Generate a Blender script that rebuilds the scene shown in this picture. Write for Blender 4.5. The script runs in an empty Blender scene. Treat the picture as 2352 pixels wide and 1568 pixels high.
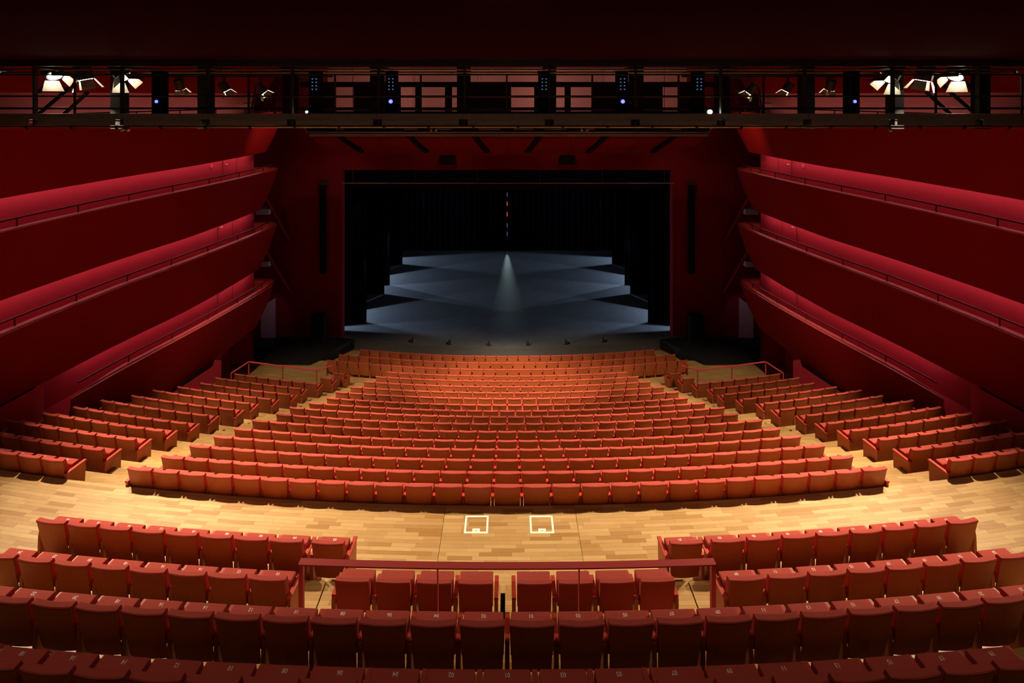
import bpy, math, random
from mathutils import Vector, Matrix
random.seed(7)
R = random.random
scene = bpy.context.scene
C = scene.collection

# ------------------------------------------------------------------ camera, world, exposure
F = 1130.0            # focal length in pixels of the 2352 px frame
CX, CY = 1165.0, 220.0
HC = 14.3             # eye height above the front stalls floor
cam_d = bpy.data.cameras.new('camera'); cam = bpy.data.objects.new('camera', cam_d); C.objects.link(cam)
cam_d.sensor_width = 36.0; cam_d.lens = F / 2352 * 36
cam_d.shift_x = (1176 - CX) / 2352; cam_d.shift_y = -(784 - CY) / 2352
cam.location = (0, 0, HC); cam.rotation_euler = (math.pi / 2, 0, 0)
cam_d.clip_end = 200
scene.camera = cam
w = bpy.data.worlds.new('world'); scene.world = w; w.use_nodes = True
w.node_tree.nodes['Background'].inputs[0].default_value = (0.9, 0.55, 0.4, 1)
w.node_tree.nodes['Background'].inputs[1].default_value = 0.004
vs = scene.view_settings
vs.view_transform = 'Standard'; vs.look = 'None'; vs.gamma = 1; vs.use_curve_mapping = False
vs.exposure = 0.0
try:
    scene.cycles.use_denoising = True
    scene.cycles.max_bounces = 6; scene.cycles.diffuse_bounces = 4; scene.cycles.glossy_bounces = 3
    scene.cycles.sample_clamp_indirect = 4.0
    scene.cycles.caustics_reflective = False; scene.cycles.caustics_refractive = False
except Exception:
    pass

def spot(name, loc, target, power, size, blend=0.5, color=(1, .8, .55), radius=.06, parent=None):
    d = bpy.data.lights.new(name, 'SPOT'); d.energy = power; d.spot_size = math.radians(size); d.spot_blend = blend
    d.color = color; d.shadow_soft_size = radius
    o = bpy.data.objects.new(name, d); C.objects.link(o); o.location = loc
    o.rotation_euler = (Vector(target) - Vector(loc)).to_track_quat('-Z', 'Y').to_euler()
    if parent is not None:
        o.parent = parent; o.matrix_parent_inverse = parent.matrix_world.inverted()
    return o

WARM = (1, .80, .54)
STAGE_BLUE = (.50, .68, .95)
# stage side booms in the wings (both sides) and the light behind the slit of the back curtain
spot('slit_light', (-.03, 46.0, 2.9), (0, 36, .6), 750, 40, .3, (.7, 1.0, .95), .22)
# unseen fill spots added under the ceiling slab to brighten the near seat rows
for x in (-8, -4.6, 4.6, 8):
    spot('rear_fill', (x, 2.4, HC + .80), (x, 8.6, 6.4), 70, 42, 1.0, (1, .76, .52), .12)
for x in (-8.5, -5.1, -1.7, 1.7, 5.1, 8.5):
    spot('rear_fill', (x, 5.0, HC + .80), (x, 5.3, 7.5), 110, 100, 1.0, (1, .76, .52), .12)
for x in (-7, 0, 7):     # unseen spots added to lift the near face of the bridge
    spot('bridge_fill', (x, 3.4, HC + .70), (x, 11.4, HC - .55), 22, 80, 1.0, (.95, .9, .85), .1)
# added unseen spots brighten the proscenium wall; far-bridge lamp for the upper balcony ends
for sx in (-1, 1):
    spot('proscenium_fill', (sx * 7.6, 24.4, HC - 1.3), (sx * 10.6, 28.0, 6.0), 130, 75, .8, (1, .70, .55), .1)
    spot('proscenium_fill', (sx * 3.0, 25.9, HC - 2.2), (sx * 3.4, 28.0, HC - 3.0), 22, 110, .8, (1, .70, .5), .1)
    spot('balcony_end_light', (sx * 8.9, 22.2, HC - 1.0), (sx * 11.6, 23.9, HC - 1.9), 200, 60, .8, (1, .70, .45), .05)

# ------------------------------------------------------------------ materials
def mat(name, col, rough=.6, metal=0, spec=.4, emit=None, estr=0, noise=0, nscale=40, bump=0, col2=None):
    m = bpy.data.materials.new(name); m.use_nodes = True
    nt = m.node_tree; b = nt.nodes['Principled BSDF']
    b.inputs['Base Color'].default_value = (*col, 1); b.inputs['Roughness'].default_value = rough
    b.inputs['Metallic'].default_value = metal; b.inputs['Specular IOR Level'].default_value = spec
    if emit:
        b.inputs['Emission Color'].default_value = (*emit, 1); b.inputs['Emission Strength'].default_value = estr
    if noise or bump:
        tc = nt.nodes.new('ShaderNodeTexCoord'); n = nt.nodes.new('ShaderNodeTexNoise')
        n.inputs['Scale'].default_value = nscale; n.inputs['Detail'].default_value = 3
        nt.links.new(tc.outputs['Object'], n.inputs['Vector'])
        if noise:
            c2 = col2 or tuple(c * (1 - noise) for c in col)
            mx = nt.nodes.new('ShaderNodeMix'); mx.data_type = 'RGBA'
            mx.inputs['A'].default_value = (*col, 1); mx.inputs['B'].default_value = (*c2, 1)
            nt.links.new(n.outputs['Fac'], mx.inputs['Factor']); nt.links.new(mx.outputs['Result'], b.inputs['Base Color'])
        if bump:
            bp = nt.nodes.new('ShaderNodeBump'); bp.inputs['Strength'].default_value = bump; bp.inputs['Distance'].default_value = .01
            nt.links.new(n.outputs['Fac'], bp.inputs['Height']); nt.links.new(bp.outputs['Normal'], b.inputs['Normal'])
    return m

def wood_grain(name, c1, c2, rough=.45, stretch=(30, 30, 2.2)):
    m = bpy.data.materials.new(name); m.use_nodes = True; nt = m.node_tree; b = nt.nodes['Principled BSDF']
    b.inputs['Roughness'].default_value = rough; b.inputs['Specular IOR Level'].default_value = .35
    tc = nt.nodes.new('ShaderNodeTexCoord'); mp = nt.nodes.new('ShaderNodeMapping'); mp.inputs['Scale'].default_value = stretch
    n = nt.nodes.new('ShaderNodeTexNoise'); n.inputs['Scale'].default_value = 1.6; n.inputs['Detail'].default_value = 4
    oi = nt.nodes.new('ShaderNodeObjectInfo'); ge = nt.nodes.new('ShaderNodeNewGeometry')
    ad = nt.nodes.new('ShaderNodeMath'); ad.operation = 'ADD'; fr = nt.nodes.new('ShaderNodeMath'); fr.operation = 'FRACT'
    mx = nt.nodes.new('ShaderNodeMix'); mx.data_type = 'RGBA'; hs = nt.nodes.new('ShaderNodeHueSaturation')
    mr = nt.nodes.new('ShaderNodeMapRange'); mr.inputs['To Min'].default_value = .86; mr.inputs['To Max'].default_value = 1.12
    L = nt.links.new
    L(tc.outputs['Object'], mp.inputs['Vector']); L(mp.outputs['Vector'], n.inputs['Vector'])
    mx.inputs['A'].default_value = (*c1, 1); mx.inputs['B'].default_value = (*c2, 1); L(n.outputs['Fac'], mx.inputs['Factor'])
    L(oi.outputs['Random'], ad.inputs[0]); L(ge.outputs['Random Per Island'], ad.inputs[1]); L(ad.outputs[0], fr.inputs[0])
    L(fr.outputs[0], mr.inputs['Value']); L(mr.outputs['Result'], hs.inputs['Value'])
    L(mx.outputs['Result'], hs.inputs['Color']); L(hs.outputs['Color'], b.inputs['Base Color'])
    return m

def plank_mat():
    m = bpy.data.materials.new('oak_plank'); m.use_nodes = True; nt = m.node_tree; b = nt.nodes['Principled BSDF']
    b.inputs['Roughness'].default_value = .42; b.inputs['Specular IOR Level'].default_value = .3
    tc = nt.nodes.new('ShaderNodeTexCoord'); mp = nt.nodes.new('ShaderNodeMapping'); mp.inputs['Scale'].default_value = (3, 45, 45)
    n = nt.nodes.new('ShaderNodeTexNoise'); n.inputs['Scale'].default_value = 1.4; n.inputs['Detail'].default_value = 4
    oi = nt.nodes.new('ShaderNodeObjectInfo'); ge = nt.nodes.new('ShaderNodeNewGeometry')
    ad = nt.nodes.new('ShaderNodeMath'); ad.operation = 'ADD'; fr = nt.nodes.new('ShaderNodeMath'); fr.operation = 'FRACT'
    cr = nt.nodes.new('ShaderNodeValToRGB'); mx = nt.nodes.new('ShaderNodeMix'); mx.data_type = 'RGBA'; mx.blend_type = 'MULTIPLY'
    e = cr.color_ramp.elements
    e[0].position = 0; e[0].color = (.36, .19, .062, 1); e[1].position = 1; e[1].color = (.56, .37, .17, 1)
    k = cr.color_ramp.elements.new(.18); k.color = (.43, .25, .10, 1)
    k = cr.color_ramp.elements.new(.6); k.color = (.50, .31, .13, 1)
    g = nt.nodes.new('ShaderNodeValToRGB'); g.color_ramp.elements[0].color = (.72, .68, .62, 1); g.color_ramp.elements[1].color = (1.1, 1.1, 1.1, 1)
    L = nt.links.new
    L(oi.outputs['Random'], ad.inputs[0]); L(ge.outputs['Random Per Island'], ad.inputs[1]); L(ad.outputs[0], fr.inputs[0]); L(fr.outputs[0], cr.inputs['Fac'])
    L(tc.outputs['Object'], mp.inputs['Vector']); L(mp.outputs['Vector'], n.inputs['Vector']); L(n.outputs['Fac'], g.inputs['Fac'])
    mx.inputs['Factor'].default_value = .8
    L(cr.outputs['Color'], mx.inputs['A']); L(g.outputs['Color'], mx.inputs['B']); L(mx.outputs['Result'], b.inputs['Base Color'])
    return m

def parquet_mat():
    m = bpy.data.materials.new('oak_parquet'); m.use_nodes = True; nt = m.node_tree; b = nt.nodes['Principled BSDF']
    b.inputs['Roughness'].default_value = .45; b.inputs['Specular IOR Level'].default_value = .3
    tc = nt.nodes.new('ShaderNodeTexCoord'); br = nt.nodes.new('ShaderNodeTexBrick')
    br.inputs['Scale'].default_value = 1; br.inputs['Brick Width'].default_value = .6; br.inputs['Row Height'].default_value = .075
    br.inputs['Mortar Size'].default_value = .0015; br.offset = .37; br.squash = 1
    br.inputs['Color1'].default_value = (.42, .23, .08, 1); br.inputs['Color2'].default_value = (.55, .335, .13, 1); br.inputs['Mortar'].default_value = (.12, .06, .02, 1)
    n = nt.nodes.new('ShaderNodeTexNoise'); n.inputs['Scale'].default_value = 1.2; n.inputs['Detail'].default_value = 4
    mp = nt.nodes.new('ShaderNodeMapping'); mp.inputs['Scale'].default_value = (3, 40, 40)
    mx = nt.nodes.new('ShaderNodeMix'); mx.data_type = 'RGBA'; mx.blend_type = 'MULTIPLY'; mx.inputs['Factor'].default_value = .7
    g = nt.nodes.new('ShaderNodeValToRGB'); g.color_ramp.elements[0].color = (.7, .66, .6, 1); g.color_ramp.elements[1].color = (1.1, 1.1, 1.1, 1)
    L = nt.links.new
    L(tc.outputs['Object'], br.inputs['Vector']); L(tc.outputs['Object'], mp.inputs['Vector']); L(mp.outputs['Vector'], n.inputs['Vector'])
    L(n.outputs['Fac'], g.inputs['Fac']); L(br.outputs['Color'], mx.inputs['A']); L(g.outputs['Color'], mx.inputs['B']); L(mx.outputs['Result'], b.inputs['Base Color'])
    return m

M = dict(
    fabric=mat('red_seat_fabric', (.52, .082, .062), .85, spec=.15, noise=.25, nscale=260, bump=.3),
    wood=wood_grain('red_stained_veneer', (.50, .138, .042), (.37, .09, .027)),
    armred=mat('red_lacquered_arm', (.50, .05, .028), .5),
    numwhite=mat('white_print', (.85, .82, .78), .7),
    plank=plank_mat(), parquet=parquet_mat(),
    jointwood=mat('dark_subfloor', (.10, .055, .022), .8),
    redwall=mat('crimson_wall_paint', (.45, .026, .046), .85, spec=.15, noise=.18, nscale=18, bump=.15),
    redfront=mat('deep_red_parapet_paint', (.25, .004, .004), .75, spec=.12, noise=.12, nscale=9),
    redledge=mat('red_ledge_lacquer', (.34, .034, .03), .5),
    redpros=mat('dark_red_proscenium_felt', (.23, .010, .018), .9, spec=.1, noise=.5, nscale=60, bump=.4),
    redrail=mat('red_powder_coated_steel', (.62, .075, .075), .5),
    darkrail=mat('dark_red_handrail', (.10, .008, .008), .5),
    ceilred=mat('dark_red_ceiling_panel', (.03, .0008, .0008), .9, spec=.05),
    black=mat('black_matt', (.006, .006, .006), .8, spec=.15),
    blackmetal=mat('black_painted_steel', (.03, .03, .031), .5, spec=.4),
    greysteel=mat('dark_grey_steel', (.29, .32, .345), .6, metal=.0, noise=.35, nscale=14),
    pipe=mat('galvanised_pipe', (.42, .40, .36), .32, metal=.8),
    curtain=mat('black_stage_velvet', (.007, .007, .011), .95, spec=.05, noise=.4, nscale=90),
    stage=mat('black_stage_floor', (.15, .155, .165), .5, spec=.35, noise=.75, nscale=22, bump=.08),
    apron=mat('black_apron_floor', (.008, .008, .009), .7, noise=.5, nscale=20),
    doorwhite=mat('white_handle', (.8, .75, .7), .4),
    lamp=mat('lit_lamp_lens', (1, .9, .7), .3, emit=(1, .84, .58), estr=40),
    barn=mat('pale_barn_door', (.45, .43, .39), .6),
    blue=mat('blue_led', (.1, .1, 1), .3, emit=(.06, .07, 1), estr=7),
    dimblue=mat('dim_blue_led', (.1, .2, .6), .3, emit=(.25, .42, 1), estr=.3),
    strip=mat('cove_light_strip', (1, .8, .8), .3, emit=(1, .62, .62), estr=15),
    dimstrip=mat('dim_cove_light_strip', (1, .8, .8), .3, emit=(1, .72, .66), estr=10),
    mauve=mat('pale_mauve_wall', (.40, .28, .34), .8),
    pinkwall=mat('pink_upper_wall', (.55, .20, .17), .8, noise=.1, nscale=8),
    greybox=mat('grey_casing', (.3, .32, .32), .5),
    sign=mat('sign_plate', (.03, .05, .045), .5), signmark=mat('pale_sign_mark', (.6, .65, .6), .5, emit=(.5, .6, .55), estr=.15),
    tape=mat('white_floor_tape', (.82, .83, .78), .6),
)

_nt = M['stage'].node_tree
_tc = next(n for n in _nt.nodes if n.type == 'TEX_COORD'); _nz = next(n for n in _nt.nodes if n.type == 'TEX_NOISE')
_mp = _nt.nodes.new('ShaderNodeMapping'); _mp.inputs['Scale'].default_value = (.10, .55, 1)
_nt.links.new(_tc.outputs['Object'], _mp.inputs['Vector']); _nt.links.new(_mp.outputs['Vector'], _nz.inputs['Vector'])
_nz.inputs['Detail'].default_value = 8; _nz.inputs['Roughness'].default_value = .72

# ------------------------------------------------------------------ mesh helpers
def tag(o, label=None, cat=None, group=None, kind=None):
    if label: o['label'] = label
    if cat: o['category'] = cat
    if group: o['group'] = group
    if kind: o['kind'] = kind
    return o

def empty(name, loc=(0, 0, 0), rz=0, parent=None):
    o = bpy.data.objects.new(name, None); C.objects.link(o); o.location = loc; o.rotation_euler = (0, 0, rz)
    o.empty_display_size = .1
    if parent is not None: o.parent = parent
    return o

class MB:
    def __init__(s): s.v = []; s.f = []
    def add(s, vs, fs):
        n = len(s.v); s.v += [tuple(v) for v in vs]; s.f += [tuple(i + n for i in f) for f in fs]; return s
    def box(s, lo, hi):
        x0, y0, z0 = lo; x1, y1, z1 = hi
        return s.add([(x0, y0, z0), (x1, y0, z0), (x1, y1, z0), (x0, y1, z0), (x0, y0, z1), (x1, y0, z1), (x1, y1, z1), (x0, y1, z1)],
                     [(0, 3, 2, 1), (4, 5, 6, 7), (0, 1, 5, 4), (1, 2, 6, 5), (2, 3, 7, 6), (3, 0, 4, 7)])
    def obox(s, p0, p1, wd, ht, up=(0, 0, 1)):
        """bar of width wd, height ht along p0-p1"""
        p0 = Vector(p0); p1 = Vector(p1); d = (p1 - p0).normalized(); u = Vector(up)
        if abs(d.dot(u)) > .98: u = Vector((0, 1, 0))
        sd = d.cross(u).normalized() * wd / 2; uu = sd.cross(d).normalized() * ht / 2
        vs = [p + a * sd + b * uu for p in (p0, p1) for a, b in ((-1, -1), (1, -1), (1, 1), (-1, 1))]
        return s.add(vs, [(0, 1, 2, 3), (7, 6, 5, 4), (0, 4, 5, 1), (1, 5, 6, 2), (2, 6, 7, 3), (3, 7, 4, 0)])
    def tube(s, pts, r, n=8, r2=None):
        pts = [Vector(p) for p in pts]; rings = []
        for i, p in enumerate(pts):
            d = (pts[min(i + 1, len(pts) - 1)] - pts[max(i - 1, 0)]).normalized()
            u = Vector((0, 0, 1)) if abs(d.z) < .95 else Vector((1, 0, 0))
            a = d.cross(u).normalized(); b = a.cross(d)
            rr = r if r2 is None else r + (r2 - r) * i / (len(pts) - 1)
            rings.append([p + (a * math.cos(2 * math.pi * k / n) + b * math.sin(2 * math.pi * k / n)) * rr for k in range(n)])
        vs = [v for ring in rings for v in ring]; fs = []
        for i in range(len(rings) - 1):
            for k in range(n):
                k2 = (k + 1) % n; fs.append((i * n + k, i * n + k2, (i + 1) * n + k2, (i + 1) * n + k))
        fs.append(tuple(range(n))[::-1]); fs.append(tuple(range((len(rings) - 1) * n, len(rings) * n)))
        return s.add(vs, fs)
    def loft(s, lines, close=False):
        n = len(lines[0]); vs = [p for l in lines for p in l]; fs = []
        for i in range(len(lines) - 1 + (1 if close else 0)):
            a = i * n; b = ((i + 1) % len(lines)) * n
            for k in range(n - 1): fs.append((a + k, a + k + 1, b + k + 1, b + k))
        return s.add(vs, fs)
    def prism(s, poly, axis, a, b):
        """extrude a 2-D polygon along axis between a and b"""
        n = len(poly)
        def P(p, t): return (t, p[0], p[1]) if axis == 0 else ((p[0], t, p[1]) if axis == 1 else (p[0], p[1], t))
        vs = [P(p, a) for p in poly] + [P(p, b) for p in poly]
        return s.add(vs, [tuple(range(n))[::-1], tuple(range(n, 2 * n))] + [(i, (i + 1) % n, n + (i + 1) % n, n + i) for i in range(n)])
    def mesh(s, name, m, smooth=False):
        me = bpy.data.meshes.new(name); me.from_pydata(s.v, [], s.f); me.update()
        if m is not None: me.materials.append(m)
        if smooth:
            for p in me.polygons: p.use_smooth = True
        return me
    def obj(s, name, m, parent=None, smooth=False, fix=True):
        me = s.mesh(name, m, smooth)
        if fix:
            import bmesh
            bm = bmesh.new(); bm.from_mesh(me); bmesh.ops.recalc_face_normals(bm, faces=bm.faces); bm.to_mesh(me); bm.free()
        o = bpy.data.objects.new(name, me); C.objects.link(o)
        if parent is not None: o.parent = parent
        return o

def inst(name, me, parent=None, loc=(0, 0, 0), rz=0):
    o = bpy.data.objects.new(name, me); C.objects.link(o); o.location = loc; o.rotation_euler = (0, 0, rz)
    if parent is not None: o.parent = parent
    return o

def P(x, y, Z):     # photo pixel + distance -> world point (used only to take measurements)
    return Vector(((x - CX) * Z / F, Z, HC - (y - CY) * Z / F))
def px(X, Y, z): return CX + X * F / Y, CY + (HC - z) * F / Y

# ------------------------------------------------------------------ seating geometry
ARC = 71.6            # distance of the centre of all row arcs
def arc(Yc, s, z=0):  # point at arc length s on the row whose middle is at distance Yc
    r = ARC - Yc; a = s / r
    return Vector((r * math.sin(a), ARC - r * math.cos(a), z)), a
PITCH = .565
SEAT_H = .80
row_y = {i: 25.5 - .95 * (i - 1) for i in range(1, 19)}
drops = [13.50, 13.33, 13.13, 12.90, 12.58, 12.27, 11.95, 11.60, 11.25, 10.86, 10.44, 10.04, 9.63, 9.23, 8.78, 8.34, 7.90, 7.43]
row_z = {i: HC - drops[i - 1] - SEAT_H for i in range(1, 19)}       # tread heights
row_n = dict(zip(range(1, 19), [28, 31, 32, 20, 21, 22, 23, 24, 24, 25, 26, 26, 27, 27, 27, 27, 27, 27]))
Z_CROSS = HC - 7.80; Z_C = HC - 7.455; Z_B = HC - 6.78; Z_A = HC - 6.40
Y_D, Y_C, Y_B, Y_A = 7.64, 6.69, 5.56, 4.64
Z_STAGE = HC - 13.7; Y_PROS = 28.0
Z_LAND = row_z[3] - .004

def sector(name, Ya, Yb, s0, s1, ztop, zbot, m, parent=None, n=40):
    """solid annular block between row distances Ya (near) and Yb (far) and arc lengths s0..s1"""
    a = [arc(Ya, s0 + (s1 - s0) * k / n) [0] for k in range(n + 1)]
    b = [arc(Yb, s0 + (s1 - s0) * k / n) [0] for k in range(n + 1)]
    L = [[(p.x, p.y, z) for p in l] for l, z in ((a, zbot), (a, ztop), (b, ztop), (b, zbot))]
    mb = MB().loft(L, close=True)
    N = n + 1
    mb.f.append((0, N, 2 * N, 3 * N)); mb.f.append((N - 1, 2 * N - 1, 3 * N - 1, 4 * N - 1))
    return mb.obj(name, m, parent)

stalls = tag(empty('floor_stalls'), 'raked oak parquet tiers carrying the central and side seat rows', kind='structure')
BACK = .20            # how far a tier starts behind its seat backs
def main_half(i): return row_n[i] * PITCH / 2
def aisle_in(i): return main_half(i) + 1.40      # arc length where the side block starts
for i in range(1, 19):
    far = row_y[i - 1] - BACK if i > 1 else 26.9
    half = 10.4 if i <= 3 else (aisle_in(i) + .72 if i <= 6 else 13.9)
    sector('tier', row_y[i] - BACK, far, -half, half, row_z[i], row_z[i] - .75, M['parquet'], stalls)
# half-height aisle steps
for sx in (-1, 1):
    for i in range(5, 19):
        zt = (row_z[i + 1] if i < 18 else Z_CROSS)
        s0, s1 = main_half(i) + .06, aisle_in(i) - .03
        sector('step', row_y[i] - BACK + .005, row_y[i] - BACK + .46, sx * s0, sx * s1, (row_z[i] + zt) / 2, row_z[i] + .001, M['parquet'], stalls, n=3)
    # half landing floors beside the front rows
    lx = [(sx * 7.0, 20.4), (sx * 14.6, 20.4), (sx * 14.6, 25.9), (sx * 7.0, 25.9)]
    lf = MB().prism(lx, 2, Z_LAND - .4, Z_LAND).obj('floor_landing_' + ('left' if sx < 0 else 'right'), M['parquet'])
    tag(lf, 'lit oak landing beside the front rows on the ' + ('left' if sx < 0 else 'right'), kind='structure')

# ---- cross aisle: slab with single planks
Y_FAR, Y_NEAR = row_y[18] + .015, 7.5
cross = sector('floor', Y_NEAR, Y_FAR, -15.2, 15.2, Z_CROSS - .014, Z_CROSS - .6, M['jointwood'])
tag(cross, 'wide oak parquet cross aisle between the two seating banks', kind='structure')
PW = .0735
planks = []
ncourse = int((Y_FAR - Y_NEAR) / PW)
for c in range(ncourse):
    yc = Y_FAR - PW * (c + .5)
    for (a, b) in ((-15.1, -1.17), (-1.165, 1.275), (1.28, 15.1)):
        s = a - .6 * R()
        while s < b:
            L = random.choice((.42, .56, .7))
            e0, e1 = max(s, a), min(s + L, b)
            if e1 - e0 > .008: planks.append((yc, (e0 + e1) / 2, e1 - e0))
            s += L
def plank_mesh(L):
    h, g, x = PW / 2 - .0008, .0012, L / 2 - .001
    return MB().prism([(-x, -h), (x, -h), (x, h), (-x, h)], 2, -.012, 0)
def in_frame(p, mx=0):
    if p.y < .5: return False
    x, y = px(p.x, p.y, p.z); return -mx < x < 2352 + mx and -mx < y < 1568 + mx
std = {L: plank_mesh(L).mesh('plank', M['plank']) for L in (.42, .56, .7)}
cand = []
for k, (yc, s, L) in enumerate(planks):
    p, a = arc(yc, s, Z_CROSS)
    vis = in_frame(p) and min(abs(L - q) for q in std) < .003
    if abs(p.x) > 2.6 and yc < 8.15: vis = False          # below the seats of the first rear row
    cand.append((0 if vis else 1, p.x ** 2 + p.y ** 2, k))
single = {k for v, d, k in sorted(cand)[:300] if v == 0}
rest = MB()
for k, (yc, s, L) in enumerate(planks):
    p, a = arc(yc, s, Z_CROSS)
    if k in single:
        inst('plank', std[min(std, key=lambda q: abs(q - L))], cross, p, a)
    else:
        pm = plank_mesh(L); ca, sa = math.cos(a), math.sin(a)
        rest.add([(p.x + x * ca - y * sa, p.y + x * sa + y * ca, p.z + z) for x, y, z in pm.v], pm.f)
rp = rest.obj('parquet_planks', M['plank'], cross); rp['kind'] = 'stuff'

# ---- tiers of the rear bank
rear = tag(empty('floor_rear_bank'), 'oak tiers below the near seat rows', kind='structure')
sector('tier', Y_C - .32, Y_NEAR, -15.2, -2.79, Z_C, Z_C - .7, M['parquet'], rear)
sector('tier', Y_C - .32, Y_NEAR, 2.79, 15.2, Z_C, Z_C - .7, M['parquet'], rear)
sector('tier', Y_C - .32, Y_NEAR, -2.77, -.10, Z_C, Z_C - .7, M['parquet'], rear, n=10)
sector('tier', Y_C - .32, Y_NEAR, -.03, 2.77, Z_C, Z_C - .7, M['parquet'], rear, n=10)
sl_ = sector('floor_slot', Y_C - .32, Y_NEAR, -.10, -.03, Z_C - .12, Z_C - .7, M['black'], n=2); tag(sl_, 'narrow black slot in the floor between the two chair groups', kind='structure')  # black fill put into the open gap in place of its deep shade
for sg in (-1, 1): sector('seam', Y_C - .32, Y_NEAR, sg * 2.77, sg * 2.79, Z_C - .03, Z_C - .7, M['black'], rear, n=2)
sector('tier', Y_B - .12, Y_C - .321, -15.2, 15.2, Z_B, Z_B - .7, M['parquet'], rear)
sector('tier', Y_A - .12, Y_B - .121, -15.2, 15.2, Z_A, Z_A - .8, M['parquet'], rear)
sector('tier', 3.4, Y_A - .121, -15.2, 15.2, Z_A + .45, Z_A - .6, M['parquet'], rear)

# ------------------------------------------------------------------ one seat: part meshes in local space (+y faces the stage)
REC = .17
def rec(z): return -(z - .8) * REC
def swept(section, half_top, half_bot, n=6, bow=.022, zr=(.27, .80)):
    """sweep a (y,z) section across the seat width with a bowed plan"""
    lines = []
    for k in range(n + 1):
        u = -1 + 2 * k / n; l = []
        for (y, z) in section:
            t = (z - zr[0]) / (zr[1] - zr[0]); hw = half_bot + (half_top - half_bot) * t
            l.append((u * hw, y + rec(z) - bow * (1 - u * u), z))
        lines.append(l + [l[0]])
    mb = MB(); mb.loft(lines)
    N = len(section) + 1
    mb.f.append(tuple(range(N - 1))); mb.f.append(tuple(range(n * N + N - 2, n * N - 1, -1)))
    return mb
T = {}
T['back_shell'] = (swept([(0, .17), (0, .52), (0, .776), (.014, .776), (.014, .17)], .252, .232), 'wood')
T['back_cushion'] = (swept([(.016, .36), (.016, .774), (-.006, .774), (-.006, .792), (.004, .802), (.062, .802), (.076, .79), (.085, .60), (.10, .40), (.09, .36)], .256, .24), 'fabric')
T['plain_back'] = (swept([(0, .30), (-.002, .775), (-.004, .79), (.006, .802), (.014, .802), (.014, .30)], .235, .228, bow=.012), 'fabric')
def seat_pad():
    sec = [(.235, .20), (.205, .545), (.21, .572), (.225, .584), (.345, .584), (.362, .572), (.366, .545), (.36, .22), (.345, .19), (.25, .19)]
    mb = MB(); lines = []
    for u, e in ((-1, .012), (-.93, 0), (.93, 0), (1, .012)):
        l = []
        for (y, z) in sec:
            cyy, czz = .285, .39
            l.append((u * .236, y + (cyy - y) * e * 3, z + (czz - z) * e * 1.2))
        lines.append(l + [l[0]])
    mb.loft(lines); N = len(sec) + 1
    mb.f.append(tuple(range(N - 1))); mb.f.append(tuple(range(3 * N + N - 2, 3 * N - 1, -1)))
    return mb
T['seat_cushion'] = (seat_pad(), 'fabric')
HP = PITCH / 2
def post(x):
    return MB().prism([(.055, 0), (.34, 0), (.34, .04), (.20, .10), (.19, .488), (.075, .488)], 0, x - .026, x + .026)
def arm(x):
    return MB().prism([(.085, .489), (.40, .495), (.415, .512), (.40, .53), (.085, .526)], 0, x - .029, x + .029)
def panel(x):
    return MB().prism([(.02, 0), (.41, 0), (.43, .49), (.03, .488)], 0, x - .022, x + .022)
def panelarm(x):
    return MB().prism([(.02, .489), (.44, .493), (.455, .512), (.44, .53), (.02, .527)], 0, x - .032, x + .032)
T['slim_cushion'] = (swept([(.016, .36), (.016, .774), (.010, .80), (.062, .802), (.076, .79), (.085, .60), (.10, .40), (.09, .36)], .234, .226, bow=.012), 'fabric')
T['slim_pad'] = (seat_pad(), 'fabric'); T['slim_pad'][0].v = [(x * .99, y - .02, z + .07) for x, y, z in T['slim_pad'][0].v]
for side, x in (('r', HP), ('l', -HP)):
    T['standard_' + side] = (post(x), 'wood'); T['armrest_' + side] = (arm(x), 'armred')
    T['panel_' + side] = (panel(x + (.01 if x > 0 else -.01)), 'wood'); T['panelarm_' + side] = (panelarm(x + (.01 if x > 0 else -.01)), 'armred')
NAME = {'back_shell': 'back_shell', 'back_cushion': 'back_cushion', 'plain_back': 'back_cover', 'seat_cushion': 'seat_cushion', 'slim_cushion': 'back_cushion', 'slim_pad': 'seat_cushion'}
for sd in 'rl':
    NAME['standard_' + sd] = 'standard'; NAME['armrest_' + sd] = 'armrest'; NAME['panel_' + sd] = 'end_panel'; NAME['panelarm_' + sd] = 'armrest'
import bmesh
ME = {}
for k, (mb, mk) in T.items():
    me = mb.mesh(NAME[k], M[mk]); bm = bmesh.new(); bm.from_mesh(me); bmesh.ops.recalc_face_normals(bm, faces=bm.faces); bm.to_mesh(me); bm.free()
    ME[k] = me

num_mesh = {}
def number_mesh(t):
    if t not in num_mesh:
        cu = bpy.data.curves.new('digits', 'FONT'); cu.body = t; cu.size = .058; cu.align_x = 'CENTER'; cu.align_y = 'CENTER'; cu.resolution_u = 2; cu.extrude = .0004; cu.offset = .0006
        ob = bpy.data.objects.new('digits', cu); C.objects.link(ob)
        bpy.context.view_layer.update()
        me = bpy.data.meshes.new_from_object(ob.evaluated_get(bpy.context.evaluated_depsgraph_get()))
        bpy.data.objects.remove(ob); bpy.data.curves.remove(cu)
        me.materials.clear(); me.materials.append(M['numwhite']); me.name = 'seat_number'; num_mesh[t] = me
    return num_mesh[t]

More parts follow.
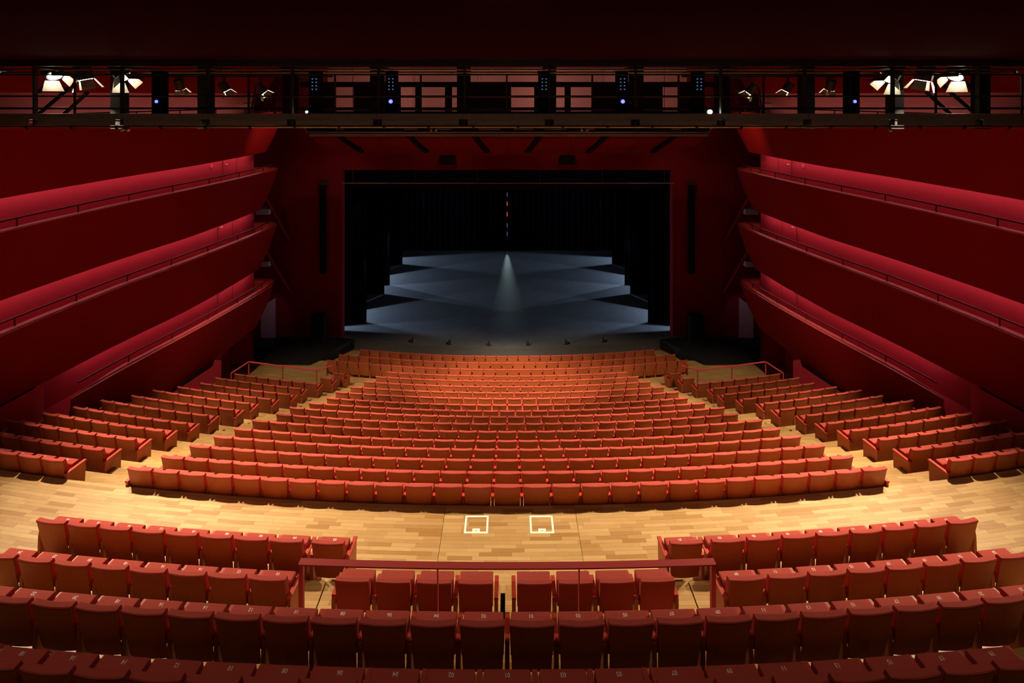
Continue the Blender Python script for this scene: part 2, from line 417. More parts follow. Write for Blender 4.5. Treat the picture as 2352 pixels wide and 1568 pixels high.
ORD = ['zeroth', 'first', 'second', 'third', 'fourth', 'fifth', 'sixth', 'seventh', 'eighth', 'ninth', 'tenth', 'eleventh', 'twelfth', 'thirteenth',
       'fourteenth', 'fifteenth', 'sixteenth', 'seventeenth', 'eighteenth', 'nineteenth', 'twentieth', 'twenty-first', 'twenty-second', 'twenty-third',
       'twenty-fourth', 'twenty-fifth', 'twenty-sixth', 'twenty-seventh', 'twenty-eighth']
NUMW = dict(enumerate('zero one two three four five six seven eight nine ten eleven twelve thirteen fourteen fifteen sixteen seventeen eighteen nineteen twenty twenty-one twenty-two twenty-three twenty-four twenty-five'.split()))
seats = []            # (Yc, s, z, parts, number, label, group)
def add(Yc, s, z, parts, num, label, group): seats.append((Yc, s, z, parts, num, label, group))
BASE = ['back_shell', 'back_cushion', 'seat_cushion']
# rear bank
for n in range(-9, 10):
    s = n * PITCH; t = '%02d' % (2 * n + 1 if n >= 0 else -2 * n)
    add(Y_A, s, Z_A, BASE + ['standard_r', 'armrest_r'] + (['standard_l', 'armrest_l'] if n == -9 else []), t,
        'red tip-up seat numbered %s in the bottommost row of the picture' % NUMW[int(t)], 'seats of the bottommost row')
for n in range(-12, 12):
    s = (n + .5) * PITCH; t = '%02d' % (2 * n + 1 if n >= 0 else -2 * n)
    add(Y_B, s, Z_B, BASE + ['standard_r', 'armrest_r'] + (['standard_l', 'armrest_l'] if n == -12 else []), t,
        'red tip-up seat numbered %s in the full row just behind the handrail' % NUMW[int(t)], 'seats of the row behind the handrail')
PC = .582
for sx, side in ((-1, 'left'), (1, 'right')):
    for n in range(8):
        s = sx * (3.02 + PC * (n + .5)); t = '%02d' % ((10 if sx < 0 else 9) + 2 * n)
        inner, outer = ('r', 'l') if sx < 0 else ('l', 'r')
        pr = BASE + ['standard_' + outer, 'armrest_' + outer] + (['panel_' + inner, 'panelarm_' + inner] if n == 0 else [])
        add(Y_C, s, Z_C, pr, t, 'red wood-backed seat numbered %s in the %s row ending at the handrail' % (NUMW[int(t)], side), 'seats ending at the handrail')
    for n in range(9):
        s = sx * (2.53 + (0 if n == 0 else .09) + .578 * (n + .5)); t = '%02d' % ((2 if sx < 0 else 1) + 2 * n)
        pr = BASE + ['standard_' + outer, 'armrest_' + outer] + (['panel_' + inner, 'panelarm_' + inner] if n == 0 else [])
        if n == 1: pr = pr + ['standard_' + inner, 'armrest_' + inner]
        add(Y_D, s, Z_CROSS, pr, t, 'red wood-backed seat numbered %s in the %s row at the cross aisle edge' % (NUMW[int(t)], side), 'rear seats on the cross aisle')
    for n in range(4):
        s = sx * (.405 + .566 * n) + (-.03)
        pr = ['plain_back', 'slim_cushion', 'slim_pad', 'armrest_r', 'standard_r', 'armrest_l', 'standard_l'] if n == 3 or n == 0 else ['plain_back', 'slim_cushion', 'slim_pad', 'armrest_' + outer, 'standard_' + outer]
        if n == 0: pr = ['plain_back', 'slim_cushion', 'slim_pad', 'armrest_l', 'standard_l', 'armrest_r', 'standard_r']
        if n == 3: pr = ['plain_back', 'slim_cushion', 'slim_pad', 'armrest_' + outer, 'standard_' + outer]
        add(Y_C + .02, s, Z_C, pr, None, 'all-red fabric chair without wooden back, %s %s of the floor slot, under handrail' % (ORD[n + 1], side), 'fabric-backed chairs below the handrail')
# main block and side blocks
def rowname(i):
    k = 19 - i
    return 'rearmost' if k == 1 else ORD[k] + '-from-rear'
for i in range(1, 19):
    N = row_n[i]
    for n in range(N):
        s = (n - (N - 1) / 2) * PITCH
        pr = BASE + ['standard_r', 'armrest_r']
        if n == 0: pr = pr + ['panel_l', 'panelarm_l']
        if n == N - 1: pr = BASE + ['panel_r', 'panelarm_r']
        add(row_y[i], s, row_z[i], pr, None, '%s seat from the left in the %s row of the central block' % (ORD[n + 1] if n < 28 else str(n + 1), rowname(i)), 'seats of the central block')
    if i >= 5:
        for sx, side in ((-1, 'left'), (1, 'right')):
            inner, outer = ('r', 'l') if sx < 0 else ('l', 'r')
            for n in range(1 if i <= 6 else 7):
                s = sx * (aisle_in(i) + .03 + PITCH * (n + .5))
                pr = BASE + (['panel_' + outer, 'panelarm_' + outer] if (i <= 6 or n == 6) else ['standard_' + outer, 'armrest_' + outer])
                if n == 0: pr = pr + ['panel_' + inner, 'panelarm_' + inner]
                add(row_y[i], s, row_z[i], pr, '%02d' % (28 + 2 * n + (1 if sx > 0 else 0)), '%s seat from the aisle in the %s row of the %s side block' % (ORD[n + 1], rowname(i), side), 'seats of the side blocks')
shown = []
for k, st in enumerate(seats):
    p, a = arc(st[0], st[1], st[2])
    ok = any(in_frame(p + Vector((dx, dy, dz))) for dx in (-.22, .22) for dy, dz in ((0, .8), (.2, .74)))
    if ok: shown.append((p.length_squared if False else (p.x ** 2 + p.y ** 2 + (p.z - HC) ** 2), k))
shown.sort()
one = {k for d, k in shown[:300]}; mass = [k for d, k in shown[300:]]
SEAT_GROUP = True
for k in sorted(one):
    Yc, s, z, parts, num, label, group = seats[k]
    p, a = arc(Yc, s, z)
    root = tag(empty('auditorium_seat', p, a), label, 'seat', group)
    pad = root
    for q in parts:
        po = inst(NAME[q], ME[q], root)
        if NAME[q] == 'seat_cushion': pad = po
    if num:
        o = inst('seat_number', number_mesh(num), pad, (0, .303, .5846), math.pi)
        o['label'] = 'white printed seat number'
# the far seats, past the first three hundred: one mass
mv, mf, mi = [], [], []
mats = [M['wood'], M['fabric'], M['armred']]; mid = {'wood': 0, 'fabric': 1, 'armred': 2}
for k in mass:
    Yc, s, z, parts, num, label, group = seats[k]
    p, a = arc(Yc, s, z); ca, sa = math.cos(a), math.sin(a)
    for q in parts:
        mb, mk = T[q]; n0 = len(mv)
        mv += [(p.x + x * ca - y * sa, p.y + x * sa + y * ca, p.z + zz) for x, y, zz in mb.v]
        me = ME[q]
        mf += [tuple(n0 + v for v in pl.vertices) for pl in me.polygons]; mi += [mid[mk]] * len(me.polygons)
me = bpy.data.meshes.new('far_seats'); me.from_pydata(mv, [], mf)
for m in mats: me.materials.append(m)
me.polygons.foreach_set('material_index', mi); me.update()
fs = inst('far_seats', me); tag(fs, 'far rows of red seats rising from the stage front', 'seats', kind='stuff')

# ------------------------------------------------------------------ red guard rail behind the fabric chairs
gr = tag(empty('guard_rail', (0, Y_C - .36, Z_B)), 'red flat-topped guard rail spanning the middle of the rear bank', 'guard rail')
top = []
for k in range(13):
    p, a = arc(6.27, -2.67 + 5.34 * k / 12); top.append(p)
la = [(p.x, p.y - .045 - gr.location.y, .80) for p in top]; lb = [(p.x, p.y + .045 - gr.location.y, .80) for p in top]
lc = [(x, y, .782) for x, y, z in lb]; ld = [(x, y, .782) for x, y, z in la]
mb = MB().loft([la, lb, lc, ld], close=True); mb.f += [(0, 13, 26, 39), (12, 25, 38, 51)]
mb.obj('top_rail', M['redrail'], gr)
for X in (-2.645, -.885, .915, 2.645):
    p, a = arc(6.27, X)
    wd = .055 if abs(X) > 2 else .012
    MB().box((p.x - wd / 2, p.y - .03 - gr.location.y, .0), (p.x + wd / 2, p.y + .03 - gr.location.y, .782)).obj('post', M['redrail'], gr)

# ------------------------------------------------------------------ white floor squares in the cross aisle
for x0, x1, side in ((1068, 1121, 'left'), (1217, 1271, 'right')):
    c = P((x0 + x1) / 2, 1203, 8.96); X = c.x
    e = tag(empty('floor_marking', (X, 8.96, Z_CROSS)), 'white square outline marked on the cross aisle, the %s one' % side, 'floor marking', 'wheelchair place markings')
    hw, hd, t = .215, .185, .034
    MB().add([(-hw, -hd, .0015), (hw, -hd, .0015), (hw, hd, .0015), (-hw, hd, .0015), (-hw + t, -hd + t, .0015), (hw - t, -hd + t, .0015), (hw - t, hd - t, .0015), (-hw + t, hd - t, .0015)],
             [(0, 1, 5, 4), (1, 2, 6, 5), (2, 3, 7, 6), (3, 0, 4, 7)]).obj('outline', M['tape'], e)
    tb = MB().prism([(-.068, -hd + t - .01), (.068, -hd + t - .01), (.068, -hd + t + .062), (-.068, -hd + t + .062)], 2, .0005, .002).obj('tab', M['tape'], e)
    n = 12
    MB().prism([(.022 * math.cos(2 * math.pi * k / n), -hd + t + .02 + .009 * math.sin(2 * math.pi * k / n)) for k in range(n)], 2, .002, .0026).obj('pictogram', M['greybox'], tb)

# ------------------------------------------------------------------ side balconies
PLAN = [(3, -14.9), (6, -14.6), (9, -14.25), (11.2, -13.95), (13.2, -13.66), (14.4, -13.50), (15.3, -13.34), (16.7, -13.08), (17.9, -12.79), (19.1, -12.48), (20.1, -12.24), (21.1, -12.02),
        (22.1, -11.82), (23.1, -11.65), (23.8, -11.55), (24.3, -11.50), (24.75, -11.53), (25.1, -11.68), (25.35, -12.0), (25.45, -12.5), (25.45, -13.0)]
def smooth_plan(pts, n=3):          # Catmull-Rom refinement of the plan curve
    out = []
    for k in range(len(pts) - 1):
        p = [pts[max(k - 1, 0)], pts[k], pts[k + 1], pts[min(k + 2, len(pts) - 1)]]
        for j in range(n):
            t = j / n
            out.append(tuple(.5 * (2 * p[1][c] + (p[2][c] - p[0][c]) * t + (2 * p[0][c] - 5 * p[1][c] + 4 * p[2][c] - p[3][c]) * t * t + (3 * p[1][c] - p[0][c] - 3 * p[2][c] + p[3][c]) * t ** 3) for c in (0, 1)))
    return out + [pts[-1]]
PLAN = smooth_plan(PLAN)
def interp(tab, y):
    if y <= tab[0][0]: return tab[0][1]
    for (a, b), (c, d) in zip(tab, tab[1:]):
        if y <= c: return b + (d - b) * (y - a) / (c - a)
    return tab[-1][1]
FACE = [(y, x) for y, x in PLAN if y <= 24.3]
def wall_x(y): return interp(FACE, min(y, 24)) - 1.35
# level: ledge drop, underside drop, plan shift, near end
LEVELS = [(9.44, 11.5, -.22, 15.2, 'lowest'), (6.52, 8.62, -.08, 3, 'second'), (3.70, 5.68, -.02, 3, 'third'), (.80, 2.80, .25, 3, 'fourth'), (-2.1, -.10, .25, 12.4, 'topmost')]
for sx, side in ((-1, 'left'), (1, 'right')):
    for li, (dt, db, sh, ynear, nm) in enumerate(LEVELS):
        pts = [(x + sh, y) for y, x in PLAN if y >= ynear - .01]
        nrm = []
        for k in range(len(pts)):
            a = Vector(pts[max(k - 1, 0)]); b = Vector(pts[min(k + 1, len(pts) - 1)]); t = (b - a).normalized()
            nrm.append((-t.y, t.x))          # outward = away from the hall (to -x when going +y)
        def off(d, z, endtaper=False):
            out = []
            for k, ((x, y), (nx, ny)) in enumerate(zip(pts, nrm)):
                dd = d
                if endtaper and li == 0: dd = d * min(1, .03 + (y - ynear) / 1.8)
                yy = y + ny * dd
                out.append((-sx * (x + nx * dd), yy, z))
            return out
        def wl(z): return [(-sx * (wall_x(min(y, 25.0)) - .02), min(y, 25.0), z) for x, y in pts]
        zt, zb = HC - dt, HC - db
        lean = .42
        def leaned(f, z):
            out = []
            for k, ((x, y), (nx, ny)) in enumerate(zip(pts, nrm)):
                dd = f * (lean + .38 * max(0, min(1, (y - 19.5) / 4.5)))
                out.append((-sx * (x + nx * dd), y + ny * dd, z))
            return out
        bal = tag(empty('balcony', (0, 0, 0)), '%s curved red balcony on the %s side wall' % (nm, side), 'balcony', 'side balconies')
        par = MB().loft([leaned(1, zb), leaned(.45, (zt * .45 + zb * .55)), off(0, zt)])
        par.obj('parapet', M['redfront'], bal, smooth=True)
        led = MB().loft([off(0, zt), off(.0, zt + .012), off(.34, zt + .012, True), off(.36, zt - .5, True)])
        led.obj('ledge', M['redledge'], bal)
        MB().loft([off(.36, zt - .5, True), wl(zt - .5)]).obj('deck', M['redwall'], bal)
        MB().loft([leaned(1, zb), wl(zb)]).obj('soffit', M['redfront'], bal)
        # hand rail on posts
        if li < 4:
            rp_ = off(.30, zt + .24); ids = [k for k in range(len(pts)) if pts[k][1] <= 24.9 and pts[k][1] > ynear + .3]
            MB().tube([rp_[k] for k in ids], .028, 6).obj('handrail', M['darkrail'], bal)
            # posts every two metres along the rail
            acc = 0; last = None
            for k in ids[:-1]:
                a, b = Vector(rp_[k]), Vector(rp_[k + 1]); L = (b - a).length; d = 0
                while acc + L - d >= 1.7:
                    d += 1.7 - acc; acc = 0; q = a.lerp(b, d / L)
                    MB().tube([(q.x, q.y, zt), (q.x, q.y, zt + .24)], .022, 6).obj('rail_post', M['darkrail'], bal)
                acc += L - d
        # light strip in the cove below this balcony, washing the wall of the slot beneath
        if 0 < li < 4:
            ys = [y for y, x in PLAN if y <= 24.5 and y >= (16.2 if li == 1 else (13 if li == 4 else 8))]
            ln = [[(-sx * (wall_x(y) + o), y, zb - .03) for y in ys] for o in (.34, .40)]
            bx = MB().loft(ln + [[(x, y, z + .025) for x, y, z in l] for l in ln[::-1]], close=True)
            bx.obj('light_strip', M['strip'], bal)
        if li == 3:
            ln = [[q_ for q_, (x_, y_) in zip(o_, pts) if 14.5 < y_ < 23.2] for o_ in (off(.42, zt - .36), off(.46, zt - .36), off(.46, zt - .33), off(.42, zt - .33))]
            MB().loft(ln, close=True).obj('light_strip', M['dimstrip'], bal)
    # walls behind the slots
    ys = [3, 6, 9, 12, 14, 16, 17, 18, 19, 20, 21, 22, 23, 24, 25.0]
    up = MB().loft([[(-sx * wall_x(y), y, z) for y in ys] for z in (HC - 11.4, HC - 8, HC - 4, HC - 2.0)])
    wo = up.obj('wall_' + side, M['redwall']); tag(wo, 'crimson wall seen in the lit slots behind the %s balconies' % side, kind='structure')
    uw = MB().loft([[(-sx * wall_x(y), y, z) for y in ys if y > 11.5] for z in (HC - 2.0, HC, HC + 4.8)])
    tag(uw.obj('wall_%s_upper' % side, M['pinkwall']), 'pinkish upper wall behind the bridge on the %s' % side, kind='structure')
    # end of the corridor walls, turning outwards
    xe = wall_x(25)
    we = MB().loft([[(-sx * xe, 25.0, z), (-sx * (xe - .25), 25.25, z), (-sx * (xe - 2.5), 25.3, z)] for z in (HC - 13.8, HC + 5)])
    tag(we.obj('wall_%s_end' % side, M['redwall']), 'red end of the %s corridor wall beside the stage' % side, kind='structure')
    # lower wall under the balconies
    low = [(y, interp(FACE, y) - .40) for y in (3, 6, 9, 12, 14, 15.3, 17.2, 18.8, 19.8, 20.6, 21.3)]
    ll = [(-sx * x, y) for y, x in low] + [(-sx * (low[-1][1] - .9), 21.45), (-sx * -14.3, 23.0), (-sx * -14.3, 25.3)]
    lw = MB().loft([[(x, y, z) for x, y in ll] for z in (-.3, HC - 11.45)])
    tag(lw.obj('wall_%s_lower' % side, M['redwall']), 'dark red lower wall beside the %s seat block' % side, kind='structure')
    nw = MB().loft([[(-sx * (interp(FACE, y) - .40), y, z) for y in (3, 6, 9, 12, 13.4, 14.4)] + [(-sx * (interp(FACE, 14.8) - .6), 14.9, z), (-sx * (wall_x(15)), 15.05, z)] for z in (HC - 11.46, HC - 8.6)])
    tag(nw.obj('wall_%s_near' % side, M['redwall'], smooth=True), 'rounded dark red wall where the lowest %s balcony ends' % side, kind='structure')
    # corridor doors with bright handles in the three slots
    for n, (dt, db) in enumerate(((9.44, 8.62), (6.52, 5.68), (3.70, 2.80))):
        y0, y1 = (22.3, 23.25) if n < 2 else (22.6, 23.5)
        x0, x1 = wall_x(y0), wall_x(y1); zf = HC - dt - .5
        d = empty('door_%d' % (n + 1 + (3 if sx > 0 else 0)))
        tag(d, 'red corridor door in the %s lit slot, %s side' % (('lowest', 'middle', 'upper')[n], side), kind='structure')
        dx, dy = x1 - x0, y1 - y0; L = math.hypot(dx, dy); nx_, ny_ = dy / L, -dx / L   # towards the hall
        def q(t, o, z): return (-sx * (x0 + dx * t + nx_ * o), y0 + dy * t + ny_ * o, z)
        def slab(t0, t1, o0, o1, z0, z1):
            return MB().add([q(t0, o0, z0), q(t1, o0, z0), q(t1, o1, z0), q(t0, o1, z0), q(t0, o0, z1), q(t1, o0, z1), q(t1, o1, z1), q(t0, o1, z1)],
                            [(0, 3, 2, 1), (4, 5, 6, 7), (0, 1, 5, 4), (1, 2, 6, 5), (2, 3, 7, 6), (3, 0, 4, 7)])
        zt_ = HC - db - .06
        lf_ = slab(.05, .95, .0, .03, zf, zt_).obj('leaf', M['redwall'], d)
        slab(.0, .05, .0, .06, zf, zt_).obj('frame', M['redledge'], d); slab(.95, 1.0, .0, .06, zf, zt_).obj('frame', M['redledge'], d)
        h = slab(.10, .24, .07, .09, zf + 1.02, zf + 1.045); h.obj('handle', M['doorwhite'], lf_)
    # fire-alarm box beside the upper door
    y = 21.9; x = wall_x(y)
    fb = MB().box((-sx * x - .06, y - .06, HC - 3.05 - .14), (-sx * x + .06, y + .06, HC - 3.05)).obj('alarm_box', M['redrail'])
    tag(fb, 'small red alarm box on the upper %s slot wall' % side, 'alarm box')
    # pale mauve strip of wall seen beside the stage
    mv_ = MB().prism([(-sx * -13.95, Z_STAGE), (-sx * -13.15, Z_STAGE), (-sx * -13.15, Z_STAGE + 2.25), (-sx * -13.6, Z_STAGE + 1.95), (-sx * -13.95, Z_STAGE + 1.9)], 1, 27.86, 27.98)
    tag(mv_.obj('trim_%d' % (1 if sx < 0 else 2), M['mauve']), 'pale mauve wall panel beside the %s balcony end' % side, kind='structure')
    spot('panel_fill', (-sx * -12.6, 25.9, Z_STAGE + 3.3), (-sx * -13.6, 27.9, Z_STAGE + 1), 14, 60, .6, (.95, .75, 1), .05)  # small unseen spot added to brighten the mauve panel
    # grey box lamps behind the balcony ends
    for dz in (6.1, 8.9):
        g = MB().box((-sx * -13.15 - .35, 26.4, HC - dz - .28), (-sx * -13.15 + .35, 26.9, HC - dz)).obj('grey_housing', M['greybox'])
        tag(g, 'grey box housing behind the %s balcony ends, %s' % (side, 'upper one' if dz < 7 else 'lower one'), 'housing')
        b = MB().obox((-sx * -13.0, 26.3, HC - dz + .7), (-sx * -12.3, 27.8, HC - dz - 2.2), .25, .12)
        b.obj('light_shaft_bar', M['redpros'], g)  # red bar standing in for a slanting shaft of light

# railings at the landings, in front of the seventh rows
for sx, side in ((-1, 'left'), (1, 'right')):
    zb = row_z[7]
    rl = tag(empty('landing_rail', (0, 0, 0)), 'thin red steel railing above the oak landing on the %s' % side, 'railing', 'landing railings')
    yr = row_y[6] + .02
    pA, _ = arc(yr - .95, 12.0); pB, _ = arc(yr, 11.72); pC, _ = arc(yr, 8.35); pD = Vector((7.72, row_y[6] + 1.05, 0))
    chain = [Vector((-sx * -p.x, p.y, zb + .80)) for p in (pA, pB, arc(yr, 10)[0], pC, pD)]
    for k in range(4):
        MB().obox(chain[k], chain[k + 1], .06, .035).obj('top_rail', M['redrail'], rl)
    for k in (0, 1, 2, 3, 4):
        p = chain[k]; z0 = zb if k < 4 else row_z[5]
        MB().box((p.x - .02, p.y - .02, z0), (p.x + .02, p.y + .02, p.z)).obj('post', M['redrail'], rl)

# ------------------------------------------------------------------ proscenium wall and stage
Yp = Y_PROS; OPW = 9.42; Z_OPEN = HC - 4.22
pw = MB()
pw.box((-15.5, Yp, Z_STAGE - .8), (-OPW, Yp + .5, HC + 5)); pw.box((OPW, Yp, Z_STAGE - .8), (15.5, Yp + .5, HC + 5)); pw.box((-OPW, Yp, Z_OPEN), (OPW, Yp + .5, HC + 5))
tag(pw.obj('wall_back', M['redpros']), 'dark red proscenium wall around the black stage opening', kind='structure')
# stage floor with a curved front edge
edge = [(X, 28.05 - 1.35 * (1 - (X / 10.02) ** 2)) for X in [-10.0 + 20.0 * k / 30 for k in range(31)]]
edge = [(-14.3, 28.05)] + edge + [(14.3, 28.05)]
for sx, side in ((-1, 'left'), (1, 'right')):
    ap = MB().prism([(sx * 14.3, 25.55), (sx * 10.2, 25.45), (sx * 9.6, 26.2), (sx * 9.0, 27.2), (sx * 8.6, 27.69), (sx * 9.42, 27.9), (sx * 14.3, 28.04)], 2, Z_STAGE - .5, Z_STAGE - .003)
    tag(ap.obj('floor_apron_' + side, M['apron']), 'black side apron of the stage on the %s' % side, kind='structure')
mb = MB()
front = [(x, y, Z_STAGE) for x, y in edge]; n = len(front)
mb.loft([[(x, y, Z_STAGE - .9) for x, y, z in front], front, [(x, 47.0, Z_STAGE) for x, y, z in front]])
tag(mb.obj('floor_stage', M['stage']), 'black stage floor lit in dim blue patches', kind='structure')
# stage house: black walls and ceiling
sh_ = MB(); sh_.box((-14.6, 28.5, Z_STAGE - .2), (-14.4, 47.2, HC)); sh_.box((14.4, 28.5, Z_STAGE - .2), (14.6, 47.2, HC)); sh_.box((-14.6, 47.0, Z_STAGE - .2), (14.6, 47.2, HC)); sh_.box((-14.6, 28.5, HC - 1), (14.6, 47.2, HC))
tag(sh_.obj('wall_stage_house', M['black']), 'black walls of the stage house behind the curtains', kind='structure')

def drape(name, x0, x1, Y, z0, z1, label, amp=.07, wave=.42, cat='curtain', group=None):
    n = max(8, int(abs(x1 - x0) / wave * 8)); a, b = [], []
    for k in range(n + 1):
        X = x0 + (x1 - x0) * k / n; y = Y + amp * math.sin(2 * math.pi * (X - x0) / wave) * (.7 + .3 * math.sin(X * 3.1))
        a.append((X, y)); b.append((X, y + .03))
    L = [[(x, y, z) for x, y in l] for l, z in ((a, z0), (a, z1), (b, z1), (b, z0))]
    o = MB().loft(L, close=True).obj(name, M['curtain'], smooth=True)
    return tag(o, label, cat, group)
for sx, side in ((-1, 'left'), (1, 'right')):
    for k, Y in enumerate((29.7, 34.0, 35.6, 39.9)):
        drape('side_curtain', sx * 8.5, sx * 12.2, Y, Z_STAGE, HC - 2.5, 'black velvet side curtain, %s from the stage front on the %s' % (ORD[k + 1], side), group='black side curtains')
WING = ((12.3, 41.15, 3.0, 2300, -16, 10), (10.7, 36.75, 2.4, 950, -30, 27), (11.3, 34.95, 2.4, 1000, -24, 13), (10.7, 30.75, 2.4, 800, -24, 25), (11.7, 28.95, 2.2, 900, -6, 9))
for sx, side in ((-1, 'left'), (1, 'right')):
    for k, (bx, by, bz, p, a0, a1) in enumerate(WING):
        e = tag(empty('wing_boom', (sx * bx, by, Z_STAGE)), 'stand with flagged lamp in the %s wing, %s from the back curtain' % (side, ORD[k + 1]), 'lamp stand', 'lamp stands in the wings')
        MB().tube([(sx * .12, 0, 0), (sx * .12, 0, bz + .1)], .03, 8).obj('stand', M['blackmetal'], e)
        MB().tube([(sx * .10, 0, bz), (sx * .03, 0, bz)], .10, 10).obj('housing', M['blackmetal'], e)
        for a in (a0, a1):      # vertical flags that cut the beam to the two plan angles
            t = math.tan(math.radians(a)); o = .05 * (1 if a > 0 else -1)
            p0 = (-sx * .30, t * .30 + .0, 0); p1 = (-sx * .95, t * .95, 0); off_ = .25 * (1 if a > 0 else -1)
            q0 = (p0[0], p0[1]); q1 = (p1[0], p1[1]); q2 = (p1[0], p1[1] + off_ * 1.2); q3 = (p0[0], p0[1] + off_ * 1.2)
            MB().prism([q0, q1, q2, q3], 2, bz - 1.0, bz + .6).obj('flag', M['black'], e)
        l = spot('wing_light', (sx * bx, by, Z_STAGE + bz), (sx * (bx - 8), by, Z_STAGE + bz - 3.2), p, 105, .15, STAGE_BLUE, .02)
        l.parent = e; l.matrix_parent_inverse = Matrix.Translation(-e.location)
drape('back_curtain', -10.4, -.035, 43.6, Z_STAGE, HC - 2.5, 'left half of the black back curtain, left of the bright slit', wave=.5)
drape('back_curtain', .012, 10.4, 43.6, Z_STAGE, HC - 2.5, 'right half of the black back curtain, right of the bright slit', wave=.5)
drape('stage_valance', -11, 11, 28.75, HC - 5.48, HC - 3.4, 'black valance hanging across the top of the stage opening', amp=.03)
drape('stage_valance', -11, 11, 36.5, HC - 5.9, HC - 3.0, 'second black valance deeper inside the stage', amp=.03)
# lit strip seen through the slit: a narrow ladder of coloured lamps on the back wall
sl = tag(empty('lamp_ladder', (-.01, 46.4, Z_STAGE)), 'slender column of faint red and blue lamps behind the curtain slit', 'lamp column')
MB().box((-.05, 0, 0), (.05, .1, 9.0)).obj('mast', M['greybox'], sl)
for k, (zz, c) in enumerate(((4.2, 'dimblue'), (3.35, 'red'), (2.35, 'red'), (1.3, 'dimblue'), (.5, 'dimblue'))):
    if c == 'red' and 'redled' not in M: M['redled'] = mat('red_lamp', (1, .1, .02), .4, emit=(1, .10, .03), estr=1.2)
    MB().box((-.05, -.05, zz), (.05, -.001, zz + .38)).obj('lamp', M['redled' if c == 'red' else c], sl)

# hung lighting bar with rods in front of the opening
zbar = HC - 200.5 * 27.6 / F
lb = tag(empty('lighting_bar', (0, 27.6, zbar)), 'thin horizontal steel bar hung on rods across the stage opening', 'bar')
MB().tube([(-9.25, 0, 0), (9.35, 0, 0)], .022, 8).obj('bar', M['pipe'], lb)
for xx in (811, 953, 1097, 1240, 1383, 1526):
    X = (xx - CX) * 27.6 / F
    MB().tube([(X, 0, 0), (X, 0, HC + 4.79 - zbar)], .012, 6).obj('rod', M['darkrail'], lb)

# loudspeakers on and beside the proscenium
for sx, side in ((-1, 'left'), (1, 'right')):
    X = sx * 10.4
    e = tag(empty('line_array', (X, 27.72, HC - 408 * 27.8 / F)), 'tall slim black loudspeaker column on the red wall, %s of the stage' % side, 'loudspeaker', 'loudspeaker columns')
    for k in range(13):
        z0 = k * .385
        b = MB().prism([(-.17, 0), (.17, 0), (.13, .25), (-.13, .25)], 2, z0, z0 + .37).obj('cabinet', M['black'], e)
    MB().box((-.20, .02, 13 * .385), (.20, .25, 13 * .385 + .2)).obj('bracket', M['blackmetal'], e)
    e = tag(empty('floor_loudspeaker', (sx * 10.55, 27.3, Z_STAGE)), 'large black loudspeaker standing at the wall foot, %s of the stage' % side, 'loudspeaker', 'floor loudspeakers')
    MB().box((-.36, 0, 0), (.36, .5, .72)).obj('cabinet', M['black'], e); MB().box((-.36, 0, .735), (.36, .5, 1.45)).obj('cabinet', M['black'], e)
    for zz in (.05, .785):
        MB().box((-.32, -.015, zz), (.32, 0, zz + .62)).obj('grille', M['black'], e)
    X = (1028 - CX) * 27.4 / F if sx < 0 else (1303 - CX) * 27.4 / F
    e = tag(empty('small_loudspeaker', (X, 27.4, HC - 378 * 27.4 / F + 220 * 27.4 / F)), 'small black loudspeaker above the stage opening, %s of centre' % side, 'loudspeaker', 'small loudspeakers')
    MB().prism([(-.45, 0), (.45, 0), (.38, .4), (-.38, .4)], 2, 0, .48).obj('cabinet', M['black'], e)
    MB().box((-.41, -.012, .04), (.41, -.001, .44)).obj('grille', M['black'], e)
    MB().box((-.03, .18, .48), (.03, .24, 1.0)).obj('hanger', M['blackmetal'], e)

# footlights along the stage edge
for k, xx in enumerate((945, 1033, 1123, 1212, 1300, 1388)):
    X = (xx - CX) * 27.1 / F; Y = 28.05 - 1.35 * (1 - (X / 10.02) ** 2) + .28
    e = tag(empty('footlight', (X, Y, Z_STAGE)), 'small black footlight on the stage edge, %s from the left' % ORD[k + 1], 'footlight', 'footlights')
    MB().box((-.11, -.05, 0), (.11, .05, .03)).obj('base', M['blackmetal'], e)
    MB().tube([(0, -.07, .14), (0, .08, .16)], .085, 10).obj('housing', M['blackmetal'], e, smooth=False)
    MB().obox((-.10, 0, .02), (-.10, 0, .2), .012, .03).obj('yoke', M['greybox'], e); MB().obox((.10, 0, .02), (.10, 0, .2), .012, .03).obj('yoke', M['greybox'], e)

# ------------------------------------------------------------------ ceilings
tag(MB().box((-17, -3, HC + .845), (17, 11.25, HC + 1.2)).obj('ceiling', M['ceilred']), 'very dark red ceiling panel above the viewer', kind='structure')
tag(MB().box((-17, 11.25, HC + 4.8), (17, 28.4, HC + 5)).obj('ceiling_hall', M['black']), 'black ceiling void above the lighting bridges', kind='structure')
tag(MB().box((-17, -3.2, -1), (17, -3, HC + 1)).obj('wall_rear', M['redfront']), 'dark rear wall of the hall behind the viewer', kind='structure')

# ------------------------------------------------------------------ near lighting bridge (catwalk)
YB = 11.4; u = YB / F
def zb_(y): return HC - (y - CY) * u
cw = tag(empty('lighting_bridge', (0, 0, 0)), 'black steel lighting bridge crossing the hall at eye level', 'catwalk')
XL = 13.2
for xx in range(-7, 8):       # edge beam in bolted lengths
    x0 = -1.02 + 2.006 * xx * 1.0
    if x0 > XL or x0 + 2.006 < -XL: continue
    MB().box((x0 + .004, YB, zb_(274)), (x0 + 2.002, YB + .05, zb_(261))).obj('edge_beam', M['greysteel'], cw)
    MB().box((x0 + .10, YB + .07, zb_(288)), (x0 + 1.90, YB + .09, zb_(270))).obj('fascia_panel', M['greysteel'], cw)
MB().box((-XL, YB + .09, zb_(279)), (XL, YB + .29, zb_(276))).obj('deck', M['blackmetal'], cw)
MB().tube([(-XL, YB - .04, zb_(291)), (XL, YB - .04, zb_(291))], .026, 10).obj('lamp_pipe', M['pipe'], cw)
